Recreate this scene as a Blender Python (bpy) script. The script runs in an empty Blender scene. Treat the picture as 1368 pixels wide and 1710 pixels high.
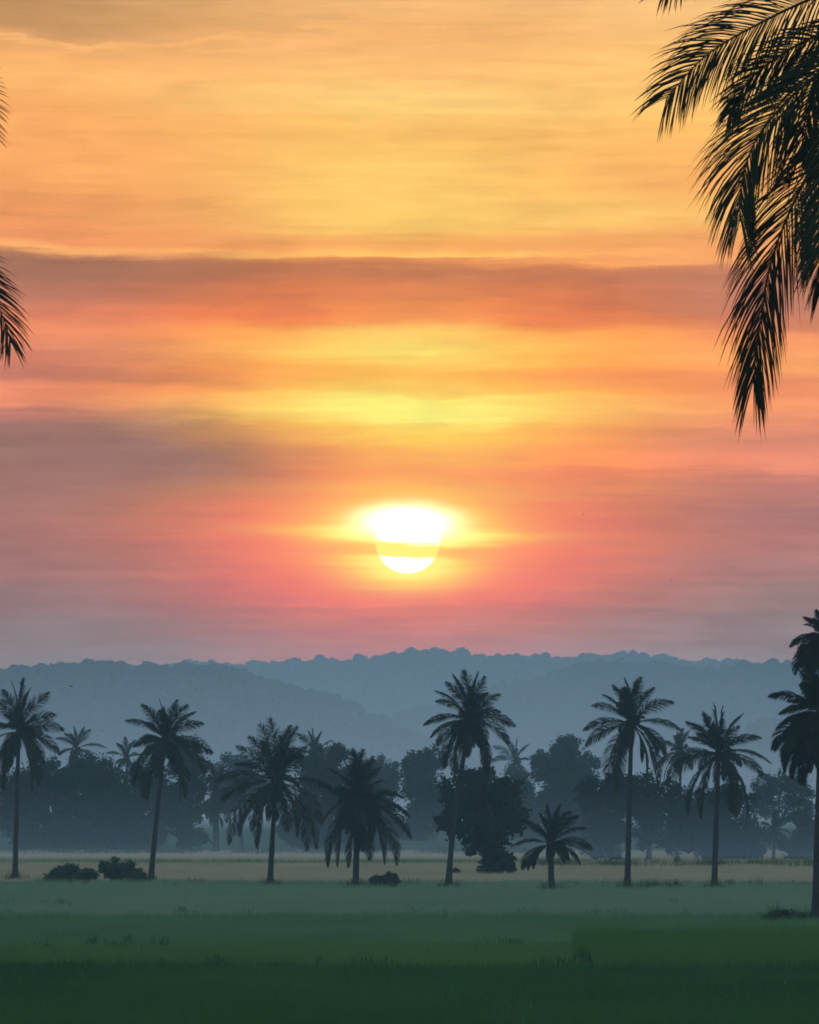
import bpy, math, random
import numpy as np
from mathutils import Vector

# ------------------------------------------------------------------ camera, sky, sun, exposure
scene = bpy.context.scene
COL = scene.collection
F = 11700.0            # focal length of the long lens, in photograph pixels (1368 wide)
CX, HY = 684.0, 1333.0 # optical axis column, horizon row
CAMH = 5.1             # the camera stands on an embankment

cam_data = bpy.data.cameras.new('camera')
cam_data.sensor_fit = 'HORIZONTAL'
cam_data.sensor_width = 36.0
cam_data.lens = F / 1368.0 * 36.0
cam_data.shift_y = (HY - 855.0) / 1368.0
cam_data.clip_start = 0.5
cam_data.clip_end = 20000.0
cam = bpy.data.objects.new('camera', cam_data)
cam.location = (0, 0, CAMH)
cam.rotation_euler = (math.radians(90), 0, 0)
COL.objects.link(cam)
scene.camera = cam

HAZE_D = 0.00016
HAZE_TOP = 95.0
HAZE_COL = (0.79, 0.95, 1.0)
HAZE_INF = (0.185, 0.315, 0.44)
SUN_E = math.radians(2.105)

world = bpy.data.worlds.new('World')
scene.world = world
world.use_nodes = True
nt = world.node_tree
nt.nodes.clear()

def lin(c):
    return tuple((v / 255 / 12.92) if v / 255 <= 0.04045 else ((v / 255 + 0.055) / 1.055) ** 2.4 for v in c)

def node(tree, kind, **kw):
    n = tree.nodes.new(kind)
    for k, v in kw.items():
        setattr(n, k, v)
    return n

class S:
    """a float socket with arithmetic"""
    def __init__(self, s): self.s = s
    def _m(self, op, *o, clamp=False):
        n = nt.nodes.new('ShaderNodeMath'); n.operation = op; n.use_clamp = clamp
        for i, v in enumerate((self,) + o):
            if isinstance(v, S): nt.links.new(v.s, n.inputs[i])
            else: n.inputs[i].default_value = v
        return S(n.outputs[0])
    def __add__(self, o): return self._m('ADD', o)
    def __radd__(self, o): return self._m('ADD', o)
    def __sub__(self, o): return self._m('SUBTRACT', o)
    def __rsub__(self, o): return (self._m('MULTIPLY', -1.0))._m('ADD', o)
    def __mul__(self, o): return self._m('MULTIPLY', o)
    def __rmul__(self, o): return self._m('MULTIPLY', o)
    def __truediv__(self, o): return self._m('DIVIDE', o)
    def clamp(self): return self._m('MULTIPLY', 1.0, clamp=True)
    def exp(self): return self._m('EXPONENT')
    def max(self, o): return self._m('MAXIMUM', o)
    def step(self, a, b):
        n = nt.nodes.new('ShaderNodeMapRange'); n.interpolation_type = 'SMOOTHSTEP'
        nt.links.new(self.s, n.inputs[0])
        n.inputs[1].default_value = a; n.inputs[2].default_value = b
        n.inputs[3].default_value = 0.0; n.inputs[4].default_value = 1.0
        return S(n.outputs[0])

def gauss(u, su, v, sv):
    a = u * (1.0 / su); b = v * (1.0 / sv)
    return ((a * a + b * b) * -1.0).exp()

def wnoise(x, y, z, detail=3.0, rough=0.55):
    c = nt.nodes.new('ShaderNodeCombineXYZ')
    for i, v in enumerate((x, y, z)):
        if isinstance(v, S): nt.links.new(v.s, c.inputs[i])
        else: c.inputs[i].default_value = v
    n = nt.nodes.new('ShaderNodeTexNoise')
    n.inputs['Scale'].default_value = 1.0
    n.inputs['Detail'].default_value = detail
    n.inputs['Roughness'].default_value = rough
    nt.links.new(c.outputs[0], n.inputs['Vector'])
    return S(n.outputs[0])

def cmix(a, b, f):
    n = nt.nodes.new('ShaderNodeMix'); n.data_type = 'RGBA'
    for s, i in ((a, 6), (b, 7)):
        if isinstance(s, tuple): n.inputs[i].default_value = s + (1.0,)
        else: nt.links.new(s, n.inputs[i])
    if isinstance(f, S): nt.links.new(f.s, n.inputs[0])
    else: n.inputs[0].default_value = f
    return n.outputs[2]

def cvec(op, a, b):
    n = nt.nodes.new('ShaderNodeVectorMath'); n.operation = op
    for i, v in enumerate((a, b)):
        if v is None: continue
        if isinstance(v, tuple): n.inputs[i].default_value = v
        elif isinstance(v, S): nt.links.new(v.s, n.inputs[i])
        else: nt.links.new(v, n.inputs[i])
    return n.outputs[0]

def ramp(fac, stops):
    n = nt.nodes.new('ShaderNodeValToRGB')
    r = n.color_ramp; r.interpolation = 'B_SPLINE' if False else 'EASE'
    while len(r.elements) > 1: r.elements.remove(r.elements[-1])
    pts = sorted(((math.degrees(math.atan((HY - y) / F)) / 8.0, c) for y, c in stops))
    r.elements[0].position = pts[0][0]; r.elements[0].color = lin(pts[0][1]) + (1,)
    for p, c in pts[1:]:
        e = r.elements.new(p); e.color = lin(c) + (1,)
    nt.links.new(fac.s, n.inputs[0])
    return n.outputs[0]

tc = nt.nodes.new('ShaderNodeTexCoord')
sep = nt.nodes.new('ShaderNodeSeparateXYZ')
nt.links.new(tc.outputs['Generated'], sep.inputs[0])
dx, dy, dz = S(sep.outputs[0]), S(sep.outputs[1]), S(sep.outputs[2])
DEG = 180 / math.pi
EL = dz._m('ARCSINE') * DEG
AZ = dx._m('ARCTAN2', dy) * DEG

# wind-drawn cloud sheets: the elevation is warped by long flat noise, then looked up in the cloud bands
w1 = wnoise(AZ * 0.42, EL * 0.9, 3.1, 2.0)
w2 = wnoise(AZ * 0.85, EL * 3.2, 7.7, 4.0, 0.6)
w3 = wnoise(AZ * 1.3, EL * 9.0, 1.9, 4.0, 0.62)
w4 = wnoise(AZ * 0.55 + w2 * 0.6, EL * 21.0 + w1 * 3.0, 5.3, 5.0, 0.68)
topw = EL.step(5.0, 6.2)
EW = EL + (w4 - 0.5) * 0.09 + (w1 - 0.5) * 0.17 + (w2 - 0.5) * (0.17 + topw * 0.35) + AZ * 0.010
w5 = wnoise(AZ * 0.7 + 4.0, EL * 2.1, 12.3, 3.0, 0.6)
w6 = wnoise(AZ * 1.1 + 9.0, EL * 6.5 + w2 * 1.2, 15.1, 5.0, 0.66)
T01 = (EW + (w6 - 0.5) * 0.10) * 0.125
TM1 = (EL + (w4 - 0.5) * 0.10 + (w5 - 0.5) * 0.20 + (w6 - 0.5) * 0.14 + AZ * 0.006) * 0.125
mid = ramp(TM1, [(1120, (182, 132, 134)), (1085, (186, 130, 131)), (1050, (203, 128, 124)), (1020, (214, 122, 116)), (1000, (244, 122, 104)),
    (960, (252, 122, 92)), (900, (250, 126, 84)), (840, (252, 150, 78)), (818, (252, 180, 84)), (792, (252, 160, 74)), (760, (255, 182, 80)), (727, (254, 202, 90)),
    (690, (255, 244, 126)), (664, (255, 238, 120)), (652, (253, 205, 98)), (625, (253, 190, 90)), (580, (255, 222, 112)), (558, (255, 205, 105)),
    (530, (242, 148, 86)), (490, (228, 137, 86)), (448, (198, 124, 86)), (432, (225, 145, 88)), (425, (255, 196, 104)), (409, (246, 172, 95)), (370, (254, 204, 108)), (292, (255, 203, 110)),
    (214, (253, 194, 106)), (175, (255, 208, 122)), (117, (252, 190, 116)), (55, (247, 182, 114)), (0, (244, 184, 118)), (-280, (214, 176, 140))])
lef = ramp(T01, [(1110, (135, 129, 136)), (1060, (137, 125, 130)), (1000, (147, 119, 121)), (950, (160, 118, 116)), (890, (172, 119, 114)), (850, (164, 117, 110)), (760, (154, 114, 106)),
    (720, (160, 115, 106)), (700, (190, 121, 109)), (676, (232, 138, 111)), (655, (236, 142, 110)), (640, (196, 122, 103)), (600, (213, 129, 105)), (560, (236, 141, 105)), (530, (220, 132, 101)),
    (500, (186, 121, 99)), (472, (168, 115, 95)), (442, (165, 115, 91)), (434, (210, 140, 98)), (428, (255, 180, 110)), (412, (242, 153, 100)), (350, (236, 151, 95)), (300, (252, 170, 101)),
    (200, (249, 170, 101)), (130, (255, 183, 110)), (84, (236, 168, 106)), (74, (252, 186, 118)), (62, (214, 155, 101)), (40, (194, 145, 96)), (0, (182, 137, 93)), (-280, (176, 146, 124))])
rig = ramp(T01, [(1110, (140, 133, 140)), (1050, (141, 130, 134)), (1000, (150, 126, 126)), (950, (165, 124, 124)), (900, (180, 124, 119)), (850, (170, 119, 118)), (800, (194, 125, 115)),
    (760, (240, 146, 118)), (725, (216, 135, 113)), (690, (228, 140, 110)), (665, (246, 151, 109)), (632, (235, 144, 101)), (600, (255, 168, 105)), (562, (250, 156, 104)), (545, (214, 134, 100)),
    (510, (190, 126, 104)), (465, (196, 130, 104)), (446, (214, 140, 101)), (434, (252, 176, 108)), (420, (246, 162, 103)), (395, (240, 164, 100)), (345, (254, 193, 109)), (300, (250, 174, 100)),
    (200, (253, 190, 106)), (100, (255, 199, 115)), (0, (250, 198, 129)), (-280, (216, 180, 140))])
side = cmix(lef, rig, (AZ + (w1 - 0.5) * 1.2).step(-1.3, 1.5))
azc = AZ + (w1 - 0.5) * 0.9
gw = 1.62 + topw * 0.5 + gauss(AZ, 60.0, EW - 3.22, 0.14) * 0.22 - gauss(AZ, 60.0, EW - 2.72, 0.26) * 0.6 * (1.0 - AZ.step(-0.6, 0.6))
cw = ((azc / gw) * (azc / gw) * -1.0).exp()
sky = cmix(side, mid, cw)
# where gold gives way to mauve the cloud goes through orange
sky = cmix(sky, cvec('MULTIPLY', sky, (1.14, 0.86, 0.66)), (cw * (1.0 - cw) * 4.0 * EL.step(1.9, 2.5) * (1.0 - EL.step(3.9, 4.6)) * 0.8).clamp())
# broken darker veils and thin lit wisps
veil = w5.step(0.50, 0.72) * 0.30
sky = cmix(sky, cvec('MULTIPLY', sky, (0.70, 0.68, 0.78)), veil)
wisp = w6.step(0.56, 0.80) * EL.step(2.2, 3.2) * 0.55
sky = cmix(sky, cvec('MULTIPLY', sky, (1.25, 1.30, 1.12)), wisp)
# thin brighter and darker streaks
st = (w3 - 0.5) * 0.34 + (w2 - 0.5) * 0.26 + (w4 - 0.5) * 0.30 + 1.0
sky = cvec('MULTIPLY', sky, st)
# the sun and its glow in the cloud
u = AZ + 0.015
v = EL + (w2 - 0.5) * 0.05 - math.degrees(SUN_E)
vb = EL + (w2 - 0.5) * 0.17 + (w3 - 0.5) * 0.05 + u * 0.03 - math.degrees(SUN_E)
band = gauss(u, 1.1, vb + 0.072, 0.075) * 1.2
band = band.clamp()
band2 = gauss(u, 30.0, vb + 0.07 + (w4 - 0.5) * 0.16 + (w6 - 0.5) * 0.12, 0.085) * 1.5
band2 = band2.clamp()
gr = gauss(u, 1.38, v + 0.02, 0.35) * 0.95 * ((w4 - 0.5) * 1.3 + (w6 - 0.5) * 0.8 + 1.0)
sky = cmix(sky, (1.1, 0.225, 0.06), gr.clamp())
go = gauss(u, 0.85, v - 0.16, 0.36) * 0.85
sky = cmix(sky, (1.0, 0.42, 0.09), go.clamp())
gy = (gauss(u, 0.60, v - 0.07, 0.25) * 1.35 + gauss(u, 0.46, v + 0.20, 0.19) * 0.95 + gauss(u, 0.95, vb - 0.06, 0.06) * 0.6) * (1.0 - band * 0.62) * ((w4 - 0.5) * 1.1 + 1.0)
sky = cmix(sky, (1.0, 0.92, 0.235), gy.clamp())
gwht = gauss(u, 0.295, vb - 0.16, 0.108) * (1.0 - band) * 2.4 * ((w4 - 0.5) * 0.9 + 1.0)
sky = cvec('ADD', sky, cvec('SCALE', (1.0, 1.0, 1.0), None) if False else cmix((0.0, 0.0, 0.0), (1.0, 1.0, 0.9), gwht.clamp()))
vd = EL - math.degrees(SUN_E)
rr = u * u + vd * vd
disc = 1.0 - rr.step(0.257 ** 2, 0.270 ** 2)
face = cmix((2.6, 2.55, 2.3), (1.0, 0.90, 0.21), band2)
sky = cmix(sky, face, disc)
# what the low air takes away on the way here, so that the sky arrives in its own colours
se = EL.max(0.9)
Th = ((se * (1 / DEG))._m('SINE')._m('POWER', -1.0) * (-HAZE_D * (HAZE_TOP - CAMH))).exp()
airl = cmix((0.0, 0.0, 0.0), HAZE_INF, 1.0 - Th)
sky = cvec('SUBTRACT', sky, airl)
sky = cvec('MAXIMUM', sky, (0.004, 0.004, 0.004))
nd = nt.nodes.new('ShaderNodeVectorMath'); nd.operation = 'DIVIDE'
nt.links.new(sky, nd.inputs[0]); nt.links.new(Th.s, nd.inputs[1])
sky = nd.outputs[0]
# away from the sun: clear twilight blue
sunv = (0.0, math.cos(SUN_E), math.sin(SUN_E))
cosg = dy * sunv[1] + dz * sunv[2]
ang = cosg._m('ARCCOSINE') * DEG
hz = cmix((0.30, 0.34, 0.46), (0.335, 0.65, 0.97), dz.step(0.0, 0.45))
nish = nt.nodes.new('ShaderNodeTexSky'); nish.sky_type = 'NISHITA'
nish.sun_disc = False
nish.sun_elevation = SUN_E
nish.sun_rotation = 0.0
hz = cvec('ADD', hz, cvec('MULTIPLY', nish.outputs[0], (0.06, 0.06, 0.06)))
sky = cmix(sky, hz, ang.step(7.5, 46.0))
bg = nt.nodes.new('ShaderNodeBackground')
bg.inputs['Strength'].default_value = 1.0
nt.links.new(sky, bg.inputs['Color'])
wo = nt.nodes.new('ShaderNodeOutputWorld')
nt.links.new(bg.outputs[0], wo.inputs['Surface'])

sun_data = bpy.data.lights.new('sun', 'SUN')
sun_data.energy = 0.35
sun_data.angle = math.radians(0.53)
sun_data.color = (1.0, 0.55, 0.28)
sun = bpy.data.objects.new('sun', sun_data)
sun.rotation_euler = (math.radians(-90) + SUN_E, 0, 0)
sun.location = (0, 50, 40)
COL.objects.link(sun)

scene.view_settings.view_transform = 'Standard'
scene.view_settings.look = 'None'
scene.view_settings.exposure = 0.0
scene.view_settings.gamma = 1.0
scene.view_settings.use_curve_mapping = False
scene.cycles.max_bounces = 5
scene.cycles.diffuse_bounces = 2
scene.cycles.glossy_bounces = 1
scene.cycles.transmission_bounces = 2
scene.cycles.volume_bounces = 2
scene.cycles.use_denoising = True
scene.cycles.filter_width = 1.8

# ------------------------------------------------------------------ helpers
def wx(px, D): return (px - CX) / F * D
def wz(py, D): return CAMH + (HY - py) / F * D
def gd(py): return CAMH * F / (py - HY)        # distance of the ground seen at a row

def tag(o, label=None, cat=None, group=None, kind=None):
    if label: o['label'] = label
    if cat: o['category'] = cat
    if group: o['group'] = group
    if kind: o['kind'] = kind
    return o

def empty(name, loc):
    o = bpy.data.objects.new(name, None)
    o.empty_display_size = 0.5
    o.location = loc
    COL.objects.link(o)
    return o

def mesh_np(name, verts, tris, mat, parent=None, smooth=False, attr=None):
    verts = np.asarray(verts, dtype=np.float32).reshape(-1, 3)
    tris = np.asarray(tris, dtype=np.int32)
    k = tris.shape[1]
    me = bpy.data.meshes.new(name)
    me.vertices.add(len(verts)); me.vertices.foreach_set('co', verts.ravel())
    me.loops.add(tris.size); me.loops.foreach_set('vertex_index', tris.ravel())
    me.polygons.add(len(tris))
    me.polygons.foreach_set('loop_start', np.arange(0, tris.size, k, dtype=np.int32))
    me.polygons.foreach_set('loop_total', np.full(len(tris), k, dtype=np.int32))
    if smooth: me.polygons.foreach_set('use_smooth', np.ones(len(tris), dtype=bool))
    if attr is not None:
        a = me.attributes.new('tone', 'FLOAT', 'POINT')
        a.data.foreach_set('value', np.asarray(attr, dtype=np.float32))
    me.update(calc_edges=True)
    me.materials.append(mat)
    o = bpy.data.objects.new(name, me)
    COL.objects.link(o)
    if parent is not None: o.parent = parent
    return o

def set_normals(o, N):
    N = np.asarray(N, float); N = N / (np.linalg.norm(N, axis=1)[:, None] + 1e-9)
    o.data.normals_split_custom_set_from_vertices(N.tolist())

def material(name, c1, c2, rough=0.7, scale=1.0, stretch=(1, 1, 1), tone=False, bump=0.0, c3=None, spec=0.2, transl=0.0):
    m = bpy.data.materials.new(name); m.use_nodes = True
    t = m.node_tree; t.nodes.clear()
    out = t.nodes.new('ShaderNodeOutputMaterial')
    b = t.nodes.new('ShaderNodeBsdfPrincipled')
    b.inputs['Roughness'].default_value = rough
    b.inputs['Specular IOR Level'].default_value = spec
    tcn = t.nodes.new('ShaderNodeTexCoord')
    mp = t.nodes.new('ShaderNodeMapping'); mp.inputs['Scale'].default_value = stretch
    t.links.new(tcn.outputs['Object'], mp.inputs[0])
    nz = t.nodes.new('ShaderNodeTexNoise'); nz.inputs['Scale'].default_value = scale
    nz.inputs['Detail'].default_value = 5; nz.inputs['Roughness'].default_value = 0.65
    t.links.new(mp.outputs[0], nz.inputs['Vector'])
    mr = t.nodes.new('ShaderNodeMapRange')
    mr.inputs[1].default_value = 0.3; mr.inputs[2].default_value = 0.7
    t.links.new(nz.outputs[0], mr.inputs[0])
    mx = t.nodes.new('ShaderNodeMix'); mx.data_type = 'RGBA'
    mx.inputs[6].default_value = c1 + (1,); mx.inputs[7].default_value = c2 + (1,)
    t.links.new(mr.outputs[0], mx.inputs[0])
    col = mx.outputs[2]
    if tone:
        at = t.nodes.new('ShaderNodeAttribute'); at.attribute_name = 'tone'
        m2 = t.nodes.new('ShaderNodeMix'); m2.data_type = 'RGBA'
        m2.inputs[7].default_value = (c3 or c2) + (1,)
        t.links.new(at.outputs['Fac'], m2.inputs[0]); t.links.new(col, m2.inputs[6])
        col = m2.outputs[2]
    t.links.new(col, b.inputs['Base Color'])
    if bump:
        bp = t.nodes.new('ShaderNodeBump'); bp.inputs['Strength'].default_value = bump
        t.links.new(nz.outputs[0], bp.inputs['Height']); t.links.new(bp.outputs[0], b.inputs['Normal'])
    sh = b.outputs[0]
    if transl:
        tr = t.nodes.new('ShaderNodeBsdfTranslucent')
        t.links.new(col, tr.inputs['Color'])
        ms = t.nodes.new('ShaderNodeMixShader'); ms.inputs[0].default_value = transl
        t.links.new(sh, ms.inputs[1]); t.links.new(tr.outputs[0], ms.inputs[2])
        sh = ms.outputs[0]
    t.links.new(sh, out.inputs['Surface'])
    return m

MAT = {
    'ground': material('ground_earth', (0.045, 0.055, 0.03), (0.07, 0.07, 0.04), 0.95, 0.05, spec=0.0),
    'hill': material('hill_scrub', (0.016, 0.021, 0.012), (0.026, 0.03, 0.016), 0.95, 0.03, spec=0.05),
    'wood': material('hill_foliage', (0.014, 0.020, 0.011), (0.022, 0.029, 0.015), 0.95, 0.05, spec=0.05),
    'palm': material('palm_leaf', (0.009, 0.017, 0.008), (0.017, 0.027, 0.011), 0.8, 0.8, tone=True, c3=(0.07, 0.046, 0.022), spec=0.04),
    'palmnear': material('palm_leaf_near', (0.012, 0.018, 0.008), (0.022, 0.028, 0.010), 0.7, 1.5, tone=True, c3=(0.045, 0.038, 0.014), spec=0.08),
    'trunk': material('palm_trunk', (0.020, 0.018, 0.015), (0.048, 0.042, 0.034), 0.9, 3.0, (1, 1, 4), bump=0.4, spec=0.05),
    'bark': material('tree_bark', (0.035, 0.028, 0.02), (0.06, 0.05, 0.038), 0.9, 4.0, (1, 1, 0.4), bump=0.4),
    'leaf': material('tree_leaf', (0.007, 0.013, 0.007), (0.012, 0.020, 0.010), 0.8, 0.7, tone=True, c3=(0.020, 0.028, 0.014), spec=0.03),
    'bush': material('bush_leaf', (0.012, 0.024, 0.010), (0.024, 0.042, 0.016), 0.8, 1.2, tone=True, c3=(0.04, 0.06, 0.022), spec=0.08),
    'bird': material('bird_feather', (0.02, 0.02, 0.022), (0.035, 0.033, 0.03), 0.7, 20.0),
}

# ------------------------------------------------------------------ the ground and the fields
def grid(name, x0, x1, y0, y1, nx, ny, zfun, mat, kind='structure'):
    xs = np.linspace(x0, x1, nx); ys = np.linspace(y0, y1, ny)
    X, Y = np.meshgrid(xs, ys)
    Z = zfun(X, Y)
    vs = np.stack([X, Y, Z], -1).reshape(-1, 3)
    i = np.arange((ny - 1) * nx).reshape(ny - 1, nx)[:, :-1].ravel()
    q = np.stack([i, i + 1, i + nx + 1, i + nx], -1)
    o = mesh_np(name, vs, q, mat, smooth=True)
    return tag(o, kind=kind)

grid('ground', -640, 640, -50, 4400, 40, 110, lambda X, Y: -0.15 + 0 * X, MAT['ground'])

rng = np.random.default_rng(11)

def snoise(X, Y, seed, n=7, lo=0.05, hi=0.5):
    r = np.random.default_rng(seed)
    out = 0 * X
    for k in range(n):
        f = lo * (hi / lo) ** (k / max(1, n - 1)); a = r.uniform(0, 6.28)
        out = out + np.sin((X * math.cos(a) + Y * math.sin(a)) * f * 6.28 + r.uniform(0, 6.28)) / (1 + k * 0.5)
    return out / 2.5

def field_mat(name, c1, c2, c3):
    return material(name, c1, c2, 0.9, 0.16, (0.8, 0.22, 1.0), tone=True, c3=c3, spec=0.0)

FIELDS = {}
def field(name, label, x0f, x1f, y0, y1, h, dens, cols, seed, bw=0.02, wob=0.5, edge=0.0, soil=True):
    """one plot: a low bed and its standing grass"""
    r = np.random.default_rng(seed)
    m = field_mat(name + '_blade', *cols)
    n = int(dens * (y1 - y0) * ((x1f(y0) - x0f(y0)) + (x1f(y1) - x0f(y1))) / 2)
    ty = y0 + (y1 - y0) * r.random(n)
    a = np.array([x0f(y) for y in (y0, y1)]); b = np.array([x1f(y) for y in (y0, y1)])
    t = (ty - y0) / (y1 - y0)
    xa = a[0] + (a[1] - a[0]) * t; xb = b[0] + (b[1] - b[0]) * t
    tx = xa + (xb - xa) * r.random(n)
    keep = (ty < y1 - wob + wob * snoise(tx, tx * 0, seed + 1, 7, 0.015, 0.5)) & (ty > y0 + wob * 0.3 * snoise(tx, tx * 0, seed + 2, 6, 0.03, 0.4))
    tx, ty = tx[keep], ty[keep]; n = len(tx)
    hh = h * (0.72 + 0.2 * snoise(tx, ty, seed + 3, 8, 0.02, 0.3) + 0.38 * r.random(n) ** 2)
    if edge:
        near_edge = np.exp(-((ty - y1) / 1.2) ** 2)
        hh = hh * (1 + edge * near_edge * np.clip(snoise(tx, tx * 0, seed + 5, 9, 0.03, 0.9), 0, 2))
    tone0 = np.clip(0.45 + 0.5 * snoise(tx, ty * 0.3, seed + 4, 9, 0.015, 0.5) + 0.16 * snoise(tx, ty * 0.5, seed + 9, 7, 0.2, 1.5), 0, 1)
    V = []; Tn = []
    for k in range(3):
        az = r.uniform(-1.3, 1.3, n)
        ox = (r.random(n) - .5) * 0.22; oy = (r.random(n) - .5) * 0.22
        lean = r.random(n) * 0.45 * hh
        hk = hh * (0.7 + 0.3 * r.random(n))
        la = r.random(n) * 6.283
        cx_, sx_ = np.cos(az) * bw * 0.5, np.sin(az) * bw * 0.5
        bx, by = tx + ox, ty + oy
        V.append(np.stack([np.stack([bx - cx_, by - sx_, 0 * bx], -1), np.stack([bx + cx_, by + sx_, 0 * bx], -1),
                           np.stack([bx + np.cos(la) * lean, by + np.sin(la) * lean, hk], -1)], 1))
        tri = V[-1]
        flip = np.cross(tri[:, 1] - tri[:, 0], tri[:, 2] - tri[:, 0])[:, 1] > 0
        tri[flip, 0], tri[flip, 1] = tri[flip, 1].copy(), tri[flip, 0].copy()
        tn = np.clip(tone0 + (r.random(n) - .5) * 0.12, 0, 1)
        Tn.append(np.repeat(tn[:, None], 3, 1))
    V = np.concatenate(V).reshape(-1, 3); Tn = np.concatenate(Tn).ravel()
    o = mesh_np(name, V, np.arange(len(V)).reshape(-1, 3), m, smooth=True, attr=Tn)
    set_normals(o, np.tile((0.0, -0.25, 1.0), (len(V), 1)) + r.normal(size=(len(V), 3)) * 0.04)
    tag(o, label, 'grass', kind='stuff')
    if soil:
        bed = material(name + '_bed', cols[0], cols[1], 0.95, 0.11, (1.0, 0.16, 1.0), spec=0.0)
        nb = 90
        ts = np.linspace(0, 1, nb)
        xn = x0f(y0) + (x1f(y0) - x0f(y0)) * ts; xf = x0f(y1) + (x1f(y1) - x0f(y1)) * ts
        yf = np.minimum(y1 - wob + wob * snoise(xf, xf * 0, seed + 1, 7, 0.015, 0.5), y1)
        top = [(x, y0, 0) for x in xn] + [(x, y, 0) for x, y in zip(xf, yf)]
        low = [(x, y, -0.14) for x, y, z in top]
        f = [(k, k + 1, nb + k + 1, nb + k) for k in range(nb - 1)]
        f += [(k, 2 * nb + k, 2 * nb + k + 1, k + 1) for k in range(nb - 1)]
        f += [(nb + k + 1, 3 * nb + k + 1, 3 * nb + k, nb + k) for k in range(nb - 1)]
        bo = mesh_np('field_bed', top + low, f, bed)
        tag(bo, kind='structure')

def half(m): return (lambda y: -(y * 0.0585 + m)), (lambda y: y * 0.0585 + m)
L_, R_ = half(7)
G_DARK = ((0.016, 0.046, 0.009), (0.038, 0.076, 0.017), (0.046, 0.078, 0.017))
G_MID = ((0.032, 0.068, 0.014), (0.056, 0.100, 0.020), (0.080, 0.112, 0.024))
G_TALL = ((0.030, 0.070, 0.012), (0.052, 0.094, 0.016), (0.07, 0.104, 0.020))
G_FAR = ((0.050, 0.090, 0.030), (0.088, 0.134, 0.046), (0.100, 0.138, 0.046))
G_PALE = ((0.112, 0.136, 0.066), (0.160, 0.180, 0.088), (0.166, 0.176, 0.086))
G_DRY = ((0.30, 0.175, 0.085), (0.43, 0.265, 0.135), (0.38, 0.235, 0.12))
split = lambda y: wx(997, 212)
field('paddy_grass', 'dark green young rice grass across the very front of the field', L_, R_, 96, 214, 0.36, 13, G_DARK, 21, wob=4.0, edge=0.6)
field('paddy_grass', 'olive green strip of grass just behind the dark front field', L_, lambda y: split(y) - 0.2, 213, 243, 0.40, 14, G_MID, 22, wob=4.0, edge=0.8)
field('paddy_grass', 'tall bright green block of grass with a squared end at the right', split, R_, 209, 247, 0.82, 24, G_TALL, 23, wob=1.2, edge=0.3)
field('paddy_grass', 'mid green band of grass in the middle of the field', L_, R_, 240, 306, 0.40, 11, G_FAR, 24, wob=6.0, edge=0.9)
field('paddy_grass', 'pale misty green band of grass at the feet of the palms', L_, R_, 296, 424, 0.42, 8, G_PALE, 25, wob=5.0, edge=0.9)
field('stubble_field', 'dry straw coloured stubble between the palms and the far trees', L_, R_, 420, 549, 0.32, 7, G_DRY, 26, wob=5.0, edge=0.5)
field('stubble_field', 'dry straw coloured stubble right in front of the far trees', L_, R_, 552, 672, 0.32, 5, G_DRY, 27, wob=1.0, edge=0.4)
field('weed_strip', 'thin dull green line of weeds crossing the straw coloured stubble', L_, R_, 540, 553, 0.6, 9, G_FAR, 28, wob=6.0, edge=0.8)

def tufts(name, label, spots, seed, cols):
    """ragged weeds: clumps of long bent blades"""
    r = np.random.default_rng(seed); V = []; Tn = []
    for (x, y, rad, h, n) in spots:
        bx = x + r.normal(size=n) * rad; by = y + r.normal(size=n) * 0.8
        hh = h * r.uniform(0.35, 1.0, n) * np.exp(-((bx - x) / (2.2 * rad)) ** 2)
        la = r.random(n) * 6.283; ln = hh * r.uniform(0.1, 0.6, n); w = 0.02
        az = r.uniform(-1.2, 1.2, n)
        V.append(np.stack([np.stack([bx - np.cos(az) * w, by - np.sin(az) * w, 0 * bx], -1), np.stack([bx + np.cos(az) * w, by + np.sin(az) * w, 0 * bx], -1),
                           np.stack([bx + np.cos(la) * ln, by + np.sin(la) * ln, hh], -1)], 1).reshape(-1, 3))
        Tn.append(np.repeat(r.random(n), 3))
    V = np.concatenate(V)
    o = mesh_np(name, V, np.arange(len(V)).reshape(-1, 3), field_mat(name + '_blade', *cols), attr=np.concatenate(Tn))
    return tag(o, label, 'weeds', kind='stuff')
rw = np.random.default_rng(77)
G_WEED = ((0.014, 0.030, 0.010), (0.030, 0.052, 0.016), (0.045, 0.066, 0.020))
def line(row, n, rad, h, m, jit=2.5, x0=-20, x1=1390):
    return [(wx(rw.uniform(x0, x1), gd(row)), gd(row) + rw.uniform(-jit, jit), rad * rw.uniform(0.4, 1.7), h * rw.uniform(0.45, 1.15), int(m * rw.uniform(0.5, 1.5))) for _ in range(n)]
tufts('bund_weeds', 'dark ragged weeds along the far edge of the dark front field', line(1612, 20, 0.30, 0.45, 40) + [(wx(975, 216), 216, 0.22, 0.7, 60)], 78, G_WEED)
tufts('bund_weeds', 'dark ragged weeds along the line behind the olive strip', line(1580, 14, 0.35, 0.5, 40), 79, G_WEED)
tufts('bund_weeds', 'dark ragged weeds along the lower edge of the pale band', line(1530, 20, 0.45, 0.5, 45, 4) + line(1512, 6, 0.3, 0.6, 40, 5), 80, G_WEED)
tufts('bund_weeds', 'thin ragged weeds at the palm trunks along the stubble edge', line(1479, 30, 0.4, 0.7, 34, 5) + [(wx(p, gd(q)), gd(q) - 0.6, 0.5, 0.8, 110) for p, q in ((25, 1470), (252, 1474), (451, 1481), (594, 1483), (749, 1484), (921, 1488), (1048, 1485), (1193, 1486), (118, 1475), (203, 1476), (643, 1484), (230, 1476), (80, 1475), (1085, 1484), (1120, 1483))], 81, G_WEED)
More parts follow.
